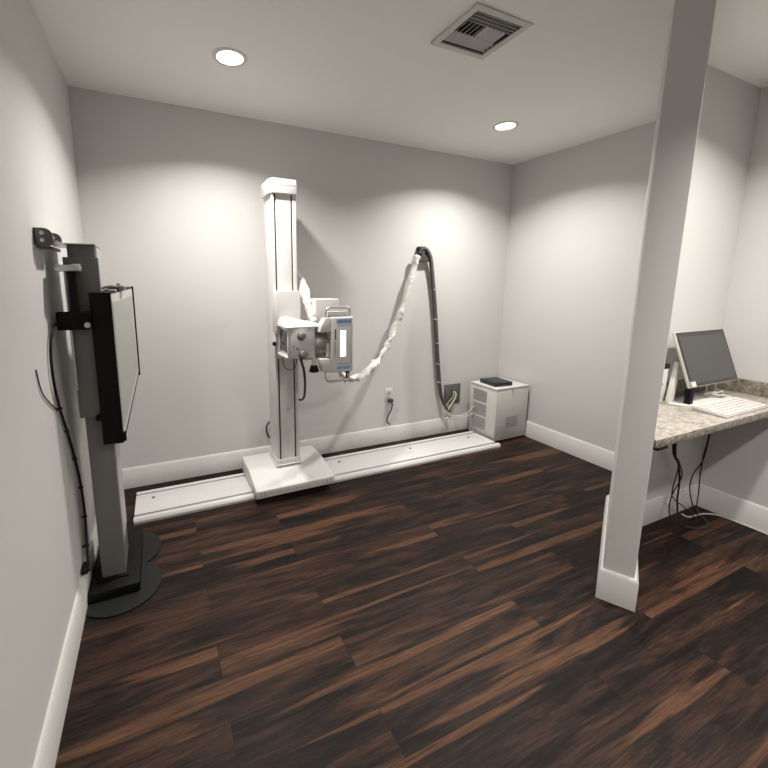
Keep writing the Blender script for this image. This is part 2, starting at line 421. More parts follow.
# ------------------------------------------------------------ floor rail
RX0, RX1, RY0, RY1, RZ = 0.175, 2.975, -0.462, -0.122, 0.035
t = thing('floor_rail', 'long low white floor track running along the back wall under the upright column', 'floor rail', ((RX0+RX1)/2, (RY0+RY1)/2, 0))
obj('deck', MB().box(RX0, RX1, RY0+0.054, RY1-0.050, 0, RZ, bev=0.002), M['white'], t)
obj('front_rail', MB().prism([(RX0-.002, RY0+0.034, 0), (RX0-.002, RY0, 0), (RX0-.002, RY0, 0.018), (RX0-.002, RY0+0.010, RZ-.002), (RX0-.002, RY0+0.034, RZ)], (RX1-RX0+.012, 0, 0), bev=0.002), M['white'], t)
obj('back_rail', MB().box(RX0, RX1, RY1-0.030, RY1, 0, RZ, bev=0.002), M['white'], t)
obj('rail_groove', MB().box(RX0+.004, RX1-.004, RY0+0.0345, RY0+0.0535, 0, RZ-.014).box(RX0+.004, RX1-.004, RY1-0.0495, RY1-0.0305, 0, RZ-.012), M['slot'], t, label='dark grooves beside the rails')
for x in (RX0+0.10, 1.575, 2.22, RX1-0.14):
    y = -0.235
    obj('floor_bolt', MB().cyl((x, y, RZ-.002), (x, y, RZ+.003), 0.010, n=16, bev=.001), M['bracket'], t)

t.rotation_euler.z = -0.0105; t.location.y -= 0.008      # the rail is not quite parallel to the wall
# ------------------------------------------------------------ upright column with the x-ray tube head
CX0, CX1, CY0, CY1 = 1.064, 1.222, -0.352, -0.165
t = thing('xray_tube_stand', 'tall white column on a low base carrying an x-ray head with knobs and lit display', 'x-ray machine', ((CX0+CX1)/2, (CY0+CY1)/2, RZ))
BX0, BX1, BY0, BY1 = 0.868, 1.402, -0.545, -0.105
# base: flat behind, sloping down to the front lip
bs = MB().prism([(BX0, BY1, 0.045), (BX0, BY1, 0.15), (BX0, -0.30, 0.15), (BX0, BY0+.004, 0.098), (BX0, BY0, 0.092), (BX0, BY0, 0.045)], (BX1-BX0, 0, 0), bev=0.003)
base = obj('base', bs, M['white'], t)
for x in (BX0+.03, BX0+.055, BX1-.055, BX1-.03):
    for z in (0.06, 0.078):
        sub('screw', MB().cyl((x, BY0+.002, z), (x, BY0-.0015, z), 0.0035, n=12), M['bracket'], base)
sub('screw', MB().cyl(((BX0+BX1)/2, BY0+.002, .07), ((BX0+BX1)/2, BY0-.0015, .07), 0.0035, n=12), M['bracket'], base)
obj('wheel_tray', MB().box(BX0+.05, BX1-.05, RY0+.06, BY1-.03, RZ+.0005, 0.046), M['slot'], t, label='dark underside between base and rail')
# column: two side channels, front cover between two dark slots
cz0, cz1 = 0.15, 1.93
sh = MB()
sh.box(CX0, CX0+0.016, CY0, CY1, cz0, cz1, bev=.003)
sh.box(CX1-0.024, CX1, CY0, CY1, cz0, cz1, bev=.003)
sh.box(CX0+.004, CX1-.004, CY0+0.030, CY1-.002, cz0, cz1-.002)
obj('column', sh, M['white'], t)
obj('column_front_cover', MB().box(CX0+0.027, CX1-0.035, CY0+.001, CY0+0.031, cz0+.03, cz1-.002, bev=.002), M['white'], t)
obj('column_slot', MB().box(CX0+0.0162, CX0+0.0268, CY0+.012, CY0+0.0296, cz0+.03, cz1-.004).box(CX1-0.0348, CX1-0.0242, CY0+.012, CY0+0.0296, cz0+.03, cz1-.004), M['slot'], t, label='dark slots down the column front')
fp = MB().box(CX0-.012, CX1+.012, CY0-.014, CY1-.0, 0.15, 0.158, bev=.001)
fp.box(CX0-.004, CX1+.004, CY0-.006, CY0-.0005, 0.158, 0.195, bev=.001).box(CX0-.006, CX0-.0005, CY0, CY1, 0.158, 0.195, bev=.001).box(CX1+.0005, CX1+.006, CY0, CY1, 0.158, 0.195, bev=.001)
obj('foot_flange', fp, M['white'], t)
# cap
cp = MB().prism([(CX0-.016, CY1+.01, 1.925), (CX1-.002, CY1+.01, 1.925), (CX1-.002, CY0-.022, 1.925), (CX0+.004, CY0-.022, 1.925), (CX0-.016, CY0+.014, 1.925)], (0, 0, 0.085), bev=.003)
cap = obj('top_cap', cp, M['white'], t)
lt = MB()
for i, (a, b) in enumerate(((0, .010), (.012, .026), (.028, .036), (.040, .052), (.054, .066), (.070, .074), (.078, .092), (.095, .104))):
    lt.box(CX0+.045+a, CX0+.045+b, CY0-.0228, CY0-.0215, 1.970-(0.001*(i % 2)), 1.976)
sub('printed_line', lt, M['ink'], cap)
# carriage cover riding on the column
obj('carriage_cover', MB().box(CX0-.012, CX1-.008, CY0-.083, CY0-.002, 1.07, 1.335, bev=.004), M['white'], t)
cc = MB().box(CX0-.010, CX1-.004, CY0-.035, CY0-.001, 0.90, 1.069, bev=.004)
obj('carriage', cc, M['grey_lab'], t)
# brake knob at the left flank of the carriage
obj('side_knob', MB().cyl((CX0-.018, CY0-.05, 1.00), (CX0-.009, CY0-.02, 1.00), .013, n=20, bev=.002).cyl((CX0-.027, CY0-.055, 1.00), (CX0-.016, CY0-.05, 1.00), .008, n=16), M['black'], t)

# collimator (the box with two knobs); its beam window looks to the left wall
QX0, QX1, QY0, QY1, QZ0, QZ1 = 1.076, 1.238, -0.620, -0.415, 0.936, 1.122
col = obj('collimator', MB().box(QX0+.003, QX1, QY0, QY1, QZ0, QZ1, bev=.004), M['whiteb'], t)
sub('beam_window', MB().box(QX0-.001, QX0+.006, QY0+.035, QY1-.02, QZ0+.03, QZ1-.025, bev=.002), M['collwin'], col, 'dark glass window')
fr = MB()
fr.box(QX0-.016, QX0+.002, QY0+.004, QY1-.004, QZ0, QZ0+.014, bev=.002)
fr.box(QX0-.008, QX0+.002, QY0+.002, QY0+.02, QZ0+.015, QZ1-.006, bev=.002)
fr.box(QX0-.008, QX0+.002, QY1-.016, QY1-.002, QZ0+.015, QZ1-.006, bev=.002)
sub('window_frame', fr, M['whiteb'], col)
for kx, kz, r in ((1.153, 1.076, .0215), (1.162, 0.966, .024)):
    k = sub('knob_skirt', MB().cyl((kx-.004, QY0+.001, kz-.006), (kx-.004, QY0-.012, kz-.006), r+.003, n=28, bev=.002), M['knobdark'], col)
    sub('knob', MB().cyl((kx, QY0-.012, kz), (kx, QY0-.034, kz), r, r*.9, n=28, bev=.003), M['knob'], col)
sub('push_button', MB().cyl((1.100, QY0+.001, 1.012), (1.100, QY0-.004, 1.012), .006, n=16), M['ink'], col)
sub('switch', MB().box(1.118, 1.133, QY0-.002, QY0+.001, .988, 1.003), M['ink'], col)
sub('screw', MB().box(1.190, 1.196, QY0-.002, QY0+.001, 1.100, 1.106), M['ink'], col)
# moulded white cowl on top, domed towards the carriage
cw = bmesh.new(); nx, ny = 26, 14
X0, X1, Y0, Y1 = QX0-.018, QX1+.050, QY0-.006, CY0-.055
def cowl(u, v):
    # v: 0 front .. 1 back ; u: left .. right
    hgt = .012 + .034*math.sin(min(1, max(0, (v-.12)/.75))*PI/2)*(1-.80*min(1, max(0, (u-.30)/.5))**1.2)
    hgt *= (min(1, u/.10))**.5 * (min(1, (1-u)/.05))**.5
    hgt *= (min(1, v/.07))**.5
    return hgt
top = [[cw.verts.new((X0+(X1-X0)*i/nx, Y0+(Y1-Y0)*j/ny, QZ1+.004+cowl(i/nx, j/ny))) for i in range(nx+1)] for j in range(ny+1)]
for j in range(ny):
    for i in range(nx): cw.faces.new((top[j][i], top[j][i+1], top[j+1][i+1], top[j+1][i]))
rim = [top[0][i] for i in range(nx+1)]+[top[j][nx] for j in range(1, ny+1)]+[top[ny][i] for i in range(nx-1, -1, -1)]+[top[j][0] for j in range(ny-1, 0, -1)]
low = [cw.verts.new((v.co.x, v.co.y, QZ1-.002)) for v in rim]
for k in range(len(rim)): cw.faces.new((rim[k], rim[(k+1) % len(rim)], low[(k+1) % len(low)], low[k]))
cw.faces.new(low[::-1])
mbc = MB(); mbc.bm.free(); mbc.bm = cw
obj('tube_cowl', mbc, M['white'], t, 50)
# round tube housing behind, along x
tb = MB().cyl((QX1, -0.545, 1.010), (1.345, -0.545, 1.010), .088, n=40, bev=.004)
for x in (1.262, 1.285, 1.305): tb.cyl((x, -0.545, 1.010), (x+.007, -0.545, 1.010), .092, n=40)
obj('tube_housing', tb, M['tube'], t, label='grey ribbed round housing')
obj('junction_box', MB().box(1.305, 1.325, -0.642, -0.62, .935, 1.02, bev=.002), M['whiteb'], t)
obj('tube_arm', MB().cyl((1.150, CY0-.034, 1.0), (1.150, QY1-.001, 1.0), .055, n=32), M['grey_lab'], t)
# transformer tank behind
obj('rear_tank', MB().box(1.290, 1.452, -0.50, -0.34, 1.075, 1.283, bev=.006, seg=3), M['white'], t)
obj('tank_bridge', MB().box(1.20, 1.46, -0.505, -0.40, .90, 1.09, bev=.005), M['grey_lab'], t)
# control panel: chamfered C-shaped console
px0, px1, pz0, pz1 = 1.250, 1.488, 0.840, 1.178
yF, yB = -0.668, -0.595
out = [(1.250, 1.092), (1.288, 1.178), (1.336, 1.178), (1.336, 1.090), (1.250+.004, 1.090)]
obj('console_shoulder', MB().prism([(x, yF+.004, z) for x, z in [(1.252, 1.092), (1.262, 1.130), (1.290, 1.176), (1.325, 1.176), (1.325, 1.092)]], (0, .066, 0), bev=.003), M['whiteb'], t)
obj('console_chin', MB().prism([(x, yF+.004, z) for x, z in [(1.252, 0.930), (1.325, 0.930), (1.325, 0.845), (1.278, 0.845)]], (0, .066, 0), bev=.003), M['whiteb'], t)
con = obj('control_console', MB().box(1.3260, 1.4740, yF, yB, .840, 1.180, bev=.008, seg=3), M['grey_lab'], t)
sub('display', MB().box(1.3840, 1.4220, yF-.0015, yF+.002, .938, 1.098, bev=.001), M['lcd'], con, 'lit white display')
sub('blue_label', MB().box(1.3600, 1.4600, yF-.001, yF+.002, 1.140, 1.168), M['blue'], con, 'blue printed strip at the top')
sub('blue_label', MB().box(1.3600, 1.4480, yF-.001, yF+.002, .858, .880), M['blue'], con, 'blue printed strip at the bottom')
pr = MB()
for i in range(9):
    pr.box(1.3650+.0102*i, 1.3650+.0102*i+.004+.003*((i*7) % 3)/2, yF-.0016, yF, 1.146, 1.160)
sub('label_print', pr, M['bluedark'], con)
pr = MB()
for i in range(8):
    pr.box(1.3660+.010*i, 1.3660+.010*i+.004+.003*((i*5) % 3)/2, yF-.0016, yF, .864, .874)
sub('label_print', pr, M['bluedark'], con)
pr = MB()
for i in range(7): pr.box(1.3680+.013*i, 1.3680+.013*i+.006, yF-.0012, yF+.001, 1.124, 1.134)
for i in range(6): pr.box(1.3660+.013*i, 1.3660+.013*i+.008, yF-.0012, yF+.001, .890, .896)
pr.box(1.4560, 1.4575, yF-.0012, yF+.001, .86, 1.16)
sub('small_print', pr, M['ink'], con)
sub('side_strip', MB().box(1.3480, 1.3560, yF-.0012, yF+.001, 1.045, 1.108), M['violet'], con)
sub('side_strip', MB().box(1.3460, 1.3520, yF-.0012, yF+.001, .945, 1.030), M['orange'], con)
def handle(z0, z1, label):
    y = (yF+yB)/2
    s = 1 if z1 > z0 else -1
    pts = [(1.302, y, z0), (1.302, y, z0+s*.012), (1.306, y-.004, z1-s*.014), (1.324, y-.006, z1-s*.001), (1.350, y-.006, z1), (1.420, y-.006, z1), (1.446, y-.006, z1-s*.001), (1.460, y-.004, z1-s*.014), (1.463, y, z0+s*.012), (1.463, y, z0)]
    return obj('grab_handle', MB().sweep(pts, .0085, n=12, sub=5), M['steel'], t, label=label)
handle(1.176, 1.236, 'chrome handle over the console')
handle(0.845, 0.782, 'chrome handle under the console')
obj('handle_pad', MB().box(1.318, 1.448, yF+.038, yB-.006, 1.179, 1.212, bev=.005), M['white'], t)
obj('handle_clip', MB().box(1.436, 1.458, yF+.02, yF+.05, .826, .842, bev=.002).box(1.441, 1.449, yF+.028, yF+.042, .790, .828, bev=.002), M['black'], t)
obj('tag_strip', MB().prism([(1.395, yF+.045, .815), (1.436, yF+.045, .803), (1.440, yF+.045, .790), (1.400, yF+.045, .797)], (0, .003, 0)), M['pink'], t, label='pale pink tag behind the lower handle')
obj('foot_knob', MB().cyl((1.238, -.60, .842), (1.238, -.60, .885), .033, .020, n=28, bev=.005), M['black'], t)
obj('knob_stem', MB().cyl((1.238, -.60, .884), (1.238, -.60, .935), .012, n=16), M['grey_lab'], t)
# the dark hose that hangs out of the collimator, the thin loop beside it
obj('hanging_hose', MB().sweep([(1.175, -.52, .935), (1.182, -.52, .905), (1.200, -.52, .840), (1.210, -.51, .760), (1.211, -.50, .690), (1.204, -.50, .655), (1.185, -.50, .642), (1.170, -.50, .648)], lambda u, d: .0095-.003*u, n=12), M['conduit'], t)
obj('thin_cable', MB().sweep([(1.089, -.440, .935), (1.090, -.440, .880), (1.103, -.440, .848), (1.134, -.440, .832), (1.165, -.440, .842), (1.180, -.440, .890), (1.182, -.44, .935)], .0025, n=8), M['rubber'], t)
# sleeve piece looping from the column's back down into the cowl
def crumple(r0, seed, amp=.25):
    return lambda u, d: r0*(1+amp*noise.noise(Vector((d*22, seed, 0)))+amp*.5*noise.noise(Vector((d*60, seed, 3))))
obj('column_sleeve', MB().sweep([(1.185, -.12, 1.36), (1.195, -.13, 1.42), (1.215, -.16, 1.462), (1.240, -.22, 1.455), (1.262, -.30, 1.395), (1.270, -.36, 1.32), (1.268, -.42, 1.240), (1.274, -.46, 1.19), (1.280, -.50, 1.135)], crumple(.034, 1.3, .3), n=20, sub=10, ell=.62, twist=2.4), M['sleeve'], t, 60)

# ------------------------------------------------------------ hook, sleeve and conduit on the back wall
t = thing('wall_hook', 'small dark cable hook high on the back wall at the peak of the hoses', 'hook', (2.43, -0.03, 1.58))
obj('back_plate', MB().box(2.412, 2.456, -0.006, 0, 1.58, 1.684, bev=.001), M['conduit'], t)
obj('saddle', MB().prism([(2.375, -0.006, 1.560), (2.505, -0.006, 1.560), (2.500, -0.006, 1.612), (2.470, -0.006, 1.640), (2.425, -0.006, 1.640), (2.390, -0.006, 1.610)], (0, -.045, 0), bev=.004), M['conduit'], t)
obj('peg', MB().box(2.402, 2.452, -0.060, -0.006, 1.672, 1.686, bev=.003), M['conduit'], t)

onto_wall(t, 2.43)
sp = [(2.378, -.055, 1.605), (2.352, -.055, 1.575), (2.330, -.06, 1.50), (2.290, -.07, 1.38), (2.235, -.08, 1.250), (2.185, -.09, 1.12), (2.125, -.10, 1.000), (2.057, -.13, .900), (1.965, -.18, .826), (1.860, -.26, .780), (1.750, -.36, .752), (1.640, -.43, .742), (1.550, -.49, .745), (1.485, -.53, .765), (1.44, -.56, .80), (1.41, -.575, .86)]
def slr(u, d):
    a = .16 + .60*min(1, max(0, (u-.18)/.4))
    r = .030*(1+a*noise.noise(Vector((d*11, 4.1, 0)))+a*.8*noise.noise(Vector((d*27, 7.7, 3))))
    return r*(1-.45*max(0, (u-.85)/.15)) * (.75+.25*min(1, u/.03))
o = obj('cable_sleeve', MB().sweep(sp, slr, n=22, sub=12, ell=lambda u: .62-.25*u+.24*math.sin(u*41), twist=lambda u: 1.2+2.2*max(0, u-.2)+1.5*math.sin(u*29)*min(1, max(0, (u-.2)/.3))), M['sleeve'], None, 70)
tag(o, 'crumpled white cable sleeve drooping from the wall hook to the x-ray head', 'cable sleeve')

bp_ = [(2.398, -.056, 1.622), (2.408, -.053, 1.645), (2.425, -.050, 1.662), (2.470, -.050, 1.655), (2.513, -.045, 1.595), (2.548, -.035, 1.455), (2.590, -.03, 1.20), (2.625, -.03, .90), (2.655, -.03, .66), (2.690, -.03, .44), (2.718, -.035, .33), (2.760, -.05, .245), (2.80, -.055, .212)]
def corr(u, d): return .0185*(1-.50*min(1, max(0, (u-.66)/.34)))*(1+.10*math.sin(d*520))
t = thing('cable_conduit', 'dark grey ribbed cable conduit hanging down the back wall from the hook to the cabinet', 'cable', (2.70, -.04, .18))
obj('conduit', MB().sweep(bp_, corr, n=14, sub=60), M['conduit'], t)
for zx, zz in ((2.573, 1.33), (2.608, 1.07), (2.633, .86), (2.652, .67), (2.676, .50)):
    obj('cable_tie', MB().cyl((zx-.001, -.031, zz-.003), (zx+.001, -.031, zz+.003), .0225, n=20), M['wire_w'], t)

onto_wall(t, 2.65)
# small conduit loop behind the column's foot
onto_wall(tag(obj('black_cable', MB().sweep([(1.13, -.030, .20), (1.10, -.022, .222), (1.084, -.02, .26), (1.083, -.02, .30), (1.10, -.022, .335), (1.14, -.03, .35)], .006, n=10), M['rubber']), 'short black cable loop against the wall behind the column foot', 'cable'), 1.1)

# ------------------------------------------------------------ wall outlet and its cord
t = thing('wall_outlet', 'almond electrical outlet low on the back wall with a black cord plugged in', 'outlet', (2.165, 0, .36))
obj('cover_plate', MB().box(2.128, 2.204, -.006, 0, .375, .492, bev=.002), M['almond'], t)
obj('socket', MB().box(2.148, 2.184, -.009, -.004, .438, .470, bev=.002), M['kbody'], t)
obj('socket', MB().box(2.148, 2.184, -.009, -.004, .392, .424, bev=.002), M['kbody'], t)
onto_wall(t, 2.165)
t = thing('power_cord', 'short dark power cord dangling from the almond outlet', 'cord', (2.17, -.02, .17))
obj('plug', MB().box(2.152, 2.192, -.042, -.009, .372, .400, bev=.004), M['conduit'], t)
obj('cord', MB().sweep([(2.178, -.026, .378), (2.190, -.026, .345), (2.182, -.024, .300), (2.155, -.022, .250), (2.143, -.022, .215), (2.152, -.024, .185), (2.172, -.026, .172)], .006, n=10), M['conduit'], t)

onto_wall(t, 2.165)
# ------------------------------------------------------------ grey wall plate with wires
t = thing('cable_wall_plate', 'square grey metal plate on the back wall with white and green wires coming out', 'wall plate', (2.845, 0, .28))
obj('plate', MB().box(2.760, 2.946, -.008, 0, .270, .460, bev=.002), M['gplate'], t)
obj('opening', MB().cyl((2.855, -.0075, .385), (2.855, -.0105, .385), .020, n=24), M['slot'], t)
obj('wire', MB().sweep([(2.858, -.008, .388), (2.868, -.035, .380), (2.858, -.045, .340), (2.820, -.048, .290), (2.785, -.050, .240), (2.775, -.052, .205), (2.800, -.055, .180)], .0065, n=10), M['wire_w'], t, label='white wire')
obj('wire', MB().sweep([(2.852, -.008, .382), (2.848, -.035, .355), (2.815, -.042, .330), (2.775, -.045, .300), (2.745, -.046, .270), (2.728, -.046, .245)], .005, n=10), M['wire_g'], t, label='green and yellow wire')
obj('wire', MB().sweep([(2.862, -.008, .378), (2.862, -.030, .330), (2.835, -.036, .270), (2.805, -.040, .225), (2.790, -.04, .200)], .004, n=8), M['rubber'], t, label='black wire')
onto_wall(t, 2.85)
for i, (dz, m) in enumerate(((0, 'wire_w'), (-.022, 'wire_w'), (.012, 'wire_w'))):
    o = obj('loose_cable', MB().sweep([(2.735, -.055-.008*i, .235+dz*.4), (2.780, -.062-.008*i, .185+dz), (2.850, -.078-.008*i, .165+dz), (2.92, -.095-.008*i, .180+dz*1.3), (2.965, -.11-.008*i, .215+dz*1.6), (3.0025, -.12-.008*i, .245+dz*1.8)], .005, n=8), M[m])
    tag(o, ('white cable sagging from the conduit into the cabinet side, middle of three', 'white cable sagging lowest between the conduit and the cabinet', 'white cable sagging uppermost between the conduit and the cabinet')[i], 'cable')

# ------------------------------------------------------------ generator cabinet and the router on it
GX0, GX1, GY0, GY1, GZ = 3.004, 3.384, -.385, -.068, .488
t = thing('generator_cabinet', 'white metal cabinet with louvre slots standing in the back right corner', 'cabinet', ((GX0+GX1)/2, (GY0+GY1)/2, 0))
obj('body', MB().box(GX0, GX1, GY0+.004, GY1, .012, GZ-.014, bev=.003), M['cabinet'], t)
obj('lid', MB().box(GX0-.003, GX1+.003, GY0-.002, GY1+.002, GZ-.014, GZ, bev=.003), M['cabinet'], t)
obj('front_panel', MB().box(GX0+.003, GX1-.003, GY0, GY0+.0045, .02, GZ-.018, bev=.001), M['cabinet'], t)
for j, z0 in enumerate((.335, .208, .080)):
    lv = MB()
    for i in range(8): lv.box(GX0-.0012, GX0+.002, GY0+.11, GY1-.045, z0+i*.0135, z0+i*.0135+.006)
    obj('side_louvre', lv, M['louver'], t)
lv = MB()
for i in range(7): lv.box(GX0+.125, GX0+.265, GY0-.0012, GY0+.002, .125+i*.0145, .125+i*.0145+.0055)
obj('front_louvre', lv, M['louver'], t)
obj('lock', MB().cyl((3.19, GY0+.002, .462), (3.19, GY0-.006, .462), .010, n=20, bev=.001), M['steel'], t)
for x in (GX0+.04, GX1-.04):
    for y in (GY0+.04, GY1-.04): obj('foot', MB().cyl((x, y, 0), (x, y, .013), .015, n=16), M['rubber'], t)
t = thing('network_box', 'small black network box lying on top of the white cabinet', 'electronic box', (3.15, -.235, GZ))
rz = Matrix.Rotation(math.radians(-4), 3, 'Z')
obj('case', MB().box(3.045, 3.235, -.335, -.135, GZ+.002, GZ+.036, bev=.004, rot=rz, piv=(3.14, -.235, 0)), M['router'], t)
obj('front_band', MB().box(3.052, 3.228, -.337, -.333, GZ+.010, GZ+.030, rot=rz, piv=(3.14, -.235, 0)), M['blackgloss'], t)
for x in (3.06, 3.22):
    for y in (-.32, -.15): obj('foot', MB().cyl((x, y, GZ), (x, y, GZ+.003), .008, n=12), M['rubber'], t)

# ------------------------------------------------------------ detector stand at the left wall
t = thing('detector_wall_stand', 'dark grey upright stand at the left wall holding a black-sided flat x-ray detector panel', 'detector stand', (.12, -.80, 0))
# thin foot plate: two round lobes with a waist
pts = []
def arc(cx, cy, r, a0, a1, k=22):
    return [(cx+r*math.cos(math.radians(a0+(a1-a0)*i/k)), cy+r*math.sin(math.radians(a0+(a1-a0)*i/k))) for i in range(k+1)]
near = arc(.140, -.967, .172, -142, 38)
far = arc(.140, -.700, .172, -38, 142)
wa = [(.246, -.834)]
outl = near + wa + far + [(.019, -.62), (.019, -1.04)]
outl = [(max(x, .019), y) for x, y in outl]
# drop doubles
o2 = []
for q in outl:
    if not o2 or (Vector(q)-Vector(o2[-1])).length > .002: o2.append(q)
obj('foot_plate', MB().prism([(x, y, 0.0) for x, y in o2], (0, 0, .008)), M['slate'], t, 50)
obj('foot_block', MB().box(.022, .222, -1.030, -.60, .008, .052, bev=.004), M['black'], t)
obj('foot_socket', MB().box(.055, .175, -.965, -.725, .052, .060, bev=.002), M['black'], t)
SX0, SX1, SY0, SY1 = .066, .163, -.948, -.745
stc = obj('upright', MB().box(SX0, SX1, SY0+.006, SY1, .058, 1.528, bev=.003).box(SX0+.004, SX1, SY0, SY0+.007, .058, .823, bev=.001), M['darkgrey'], t)
obj('lit_side_face', MB().box(SX1, SX1+.003, SY0+.02, SY1, .205, 1.524), M['standside'], t, label='silver side of the upright, painted pale for the light on it')  # thin sheet standing for the lit side face, its brightness painted in
obj('front_cover', MB().box(SX0-.014, SX1+.010, SY0-.016, SY0+.004, .823, 1.478, bev=.002), M['darkgrey'], t)
obj('top_plate', MB().box(.004, SX1+.004, -.965, -.742, 1.528, 1.532, bev=.001).cyl((.125, -.90, 1.532), (.125, -.90, 1.538), .006, n=12), M['steel'], t)
def wall_br(y, z0, z1, wx):
    k = .026
    P = [(.001, y, z0), (wx, y, z0), (wx, y, z1-k)] + [(wx-k+k*math.cos(math.radians(a)), y, z1-k+k*math.sin(math.radians(a))) for a in (15, 30, 45, 60, 75)] + [(wx-k, y, z1), (.001, y, z1)]
    b = MB().prism(P, (0, .010, 0), bev=.0015)
    b.box(.0005, .006, y, y+.06, z0, z1-.004, bev=.001)
    o = obj('wall_bracket', b, M['bracket'], t)
    for zz in ((z1-.018, z0+.016) if wx > .05 else ((z0+z1)/2,)):
        sub('bolt', MB().cyl((wx*.46, y, zz), (wx*.46, y-.006, zz), .007, n=12, bev=.001), M['steel'], o)
wall_br(-1.115, 1.510, 1.568, .056)
wall_br(-.925, 1.532, 1.572, .050)
obj('bracket_lug', MB().prism([(.001, -1.10, 1.509), (.055, -1.10, 1.505), (.055, -1.10, 1.494), (.004, -1.10, 1.500)], (0, .11, 0), bev=.002), M['bracket'], t)
obj('tie_bar', MB().box(.002, .062, -1.10, -.90, 1.5262, 1.5275), M['steel'], t)
# slide rod, its top bar, and the arm that grips the detector
obj('slide_rod', MB().box(.072, .098, -1.020, -.990, 1.262, 1.424, bev=.003), M['black'], t)
obj('thin_rod', MB().cyl((.058, -.985, .95), (.058, -.985, 1.428), .004, n=12), M['steel'], t)
obj('top_bar', MB().box(.034, .116, -1.035, -.968, 1.422, 1.446, bev=.006), M['steel'], t, label='grey metal bar end')
obj('bar_cap', MB().cyl((.10, -1.00, 1.446), (.10, -1.00, 1.451), .016, n=20, bev=.001), M['steel'], t)
obj('clamp_arm', MB().box(.018, .128, -1.016, -.988, 1.196, 1.268, bev=.007, seg=3), M['black'], t)
obj('clamp_knob', MB().cyl((.122, -1.030, 1.215), (.122, -1.015, 1.215), .011, n=20, bev=.002), M['steel'], t)
obj('panel_mount', MB().box(.160, .200, -.90, -.60, .86, 1.30, bev=.004), M['black'], t)
# detector: slab with one cut corner, turned a little to the room
ang = math.radians(-6.8)
DX, DY = .2075, -1.000
Rz = Matrix.Rotation(ang, 3, 'Z')
def dpt(a, b, z):      # a: out of the face (+x), b: along it from the near edge
    v = Rz @ Vector((a, b, 0)); return Vector((DX+v.x, DY+v.y, z))
LW = .485
poly = [(0, .703), (.030, .703), (LW, .895), (LW, 1.352), (LW-.01, 1.362), (0, 1.340)]
body = MB().prism([dpt(-.078, b, z) for b, z in poly], dpt(0, 0, 0)-dpt(-.078, 0, 0), bev=.002)
det = obj('detector', body, M['black'], t, label='black flat detector housing')
ins = [(.004, .735), (.030, .735), (LW-.012, .918), (LW-.012, 1.352), (.004, 1.334)]
sub('detector_face', MB().prism([dpt(.0005, b, z) for b, z in ins], dpt(.002, 0, 0)-dpt(0, 0, 0)), M['paneledge'], det, 'pale border of the face')
ins2 = [(.012, .768), (.030, .768), (LW-.035, .945), (LW-.035, 1.318), (.012, 1.300)]
sub('imaging_window', MB().prism([dpt(.0027, b, z) for b, z in ins2], dpt(.001, 0, 0)-dpt(0, 0, 0)), M['panel'], det)
sub('far_rim', MB().prism([dpt(-.002, LW-.001, .895), dpt(.007, LW-.001, .895), dpt(.007, LW-.001, 1.364), dpt(-.002, LW-.001, 1.364)], dpt(0, .010, 0)-dpt(0, 0, 0)), M['black'], det)
sub('corner_latch', MB().box(.200, .219, -1.004, -.985, .712, .752, bev=.002), M['black'], det)
sub('rear_latch', MB().cyl((.122, -.99, .82), (.122, -.97, .82), .012, n=16), M['black'], det)
# small plug and white connectors on top
obj('top_cable', MB().sweep([(.150, -.955, 1.338), (.165, -.93, 1.352), (.185, -.89, 1.362), (.205, -.86, 1.360), (.225, -.84, 1.352)], lambda u, d: .005+.006*max(0, 1-abs(u-.8)*4), n=10), M['rubber'], t)
obj('connector', MB().box(.190, .222, -.905, -.865, 1.342, 1.352, bev=.003), M['wire_w'], t)
obj('connector', MB().box(.218, .252, -.83, -.78, 1.347, 1.368, bev=.005).cyl((.226, -.80, 1.366), (.226, -.80, 1.378), .009, n=16), M['tube'], t)

cbl = [(.022, -1.005, 1.232), (.014, -1.065, 1.205), (.010, -1.110, 1.140), (.010, -1.125, 1.035), (.010, -1.080, .905), (.010, -.985, .755), (.010, -.885, .553), (.012, -.855, .363), (.019, -.930, .225), (.026, -.985, .155), (.03, -1.00, .149)]
t = thing('detector_cable', 'black cable running down the left wall from the clamp arm, held by small clips', 'cable', (.014, -1.0, .15))
obj('cable', MB().sweep(cbl, .0052, n=10), M['rubber'], t)
for i in range(6):
    P = smooth(cbl, 10); q = P[int(len(P)*(.40+.08*i))]
    obj('cable_clip', MB().box(.0005, q.x+.008, q.y-.004, q.y+.004, q.z-.004, q.z+.004, bev=.001), M['rubber'], t)
obj('cable_end', MB().box(.004, .028, -1.02, -.955, .146, .170, bev=.004), M['rubber'], t)
tag(obj('thin_wall_wire', MB().sweep([(.003, -1.30, 1.10), (.004, -1.27, 1.02), (.004, -1.19, .96), (.004, -1.13, .925), (.006, -1.10, .90)], .0022, n=8), M['rubber']), 'thin dark wire on the left wall joining the black cable', 'wire')

# ------------------------------------------------------------ desk in the alcove
CZ = .762
cl = Vector((2.142, -2.030, 0))
t = thing('countertop', 'speckled beige stone-look countertop with a low backsplash, built into the alcove', 'countertop', (2.8, -1.85, CZ-.035))
g = .003
p1 = PB - n*g; 
top = [Vector((p1.x+.002, -1.998, CZ-.035)), Vector((W-g, -1.998, CZ-.035)), Vector((W-g, YA-g, CZ-.035)), Vector((hit(PB-n*g, YA-g).x, YA-g, CZ-.035)), Vector((p1.x+.002, (p1+e*.004).y, CZ-.035))]
slab = MB().prism(top, (0, 0, .035), bev=.002)
o = obj('worktop', slab, [M['counter'], M['counter_edge']], t)
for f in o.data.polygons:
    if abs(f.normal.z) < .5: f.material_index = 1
obj('backsplash', MB().box(hit(PB, YA).x+.01, W-.022, YA-.020, YA-g, CZ+.0005, CZ+.080, bev=.002), M['counter_edge'], t)
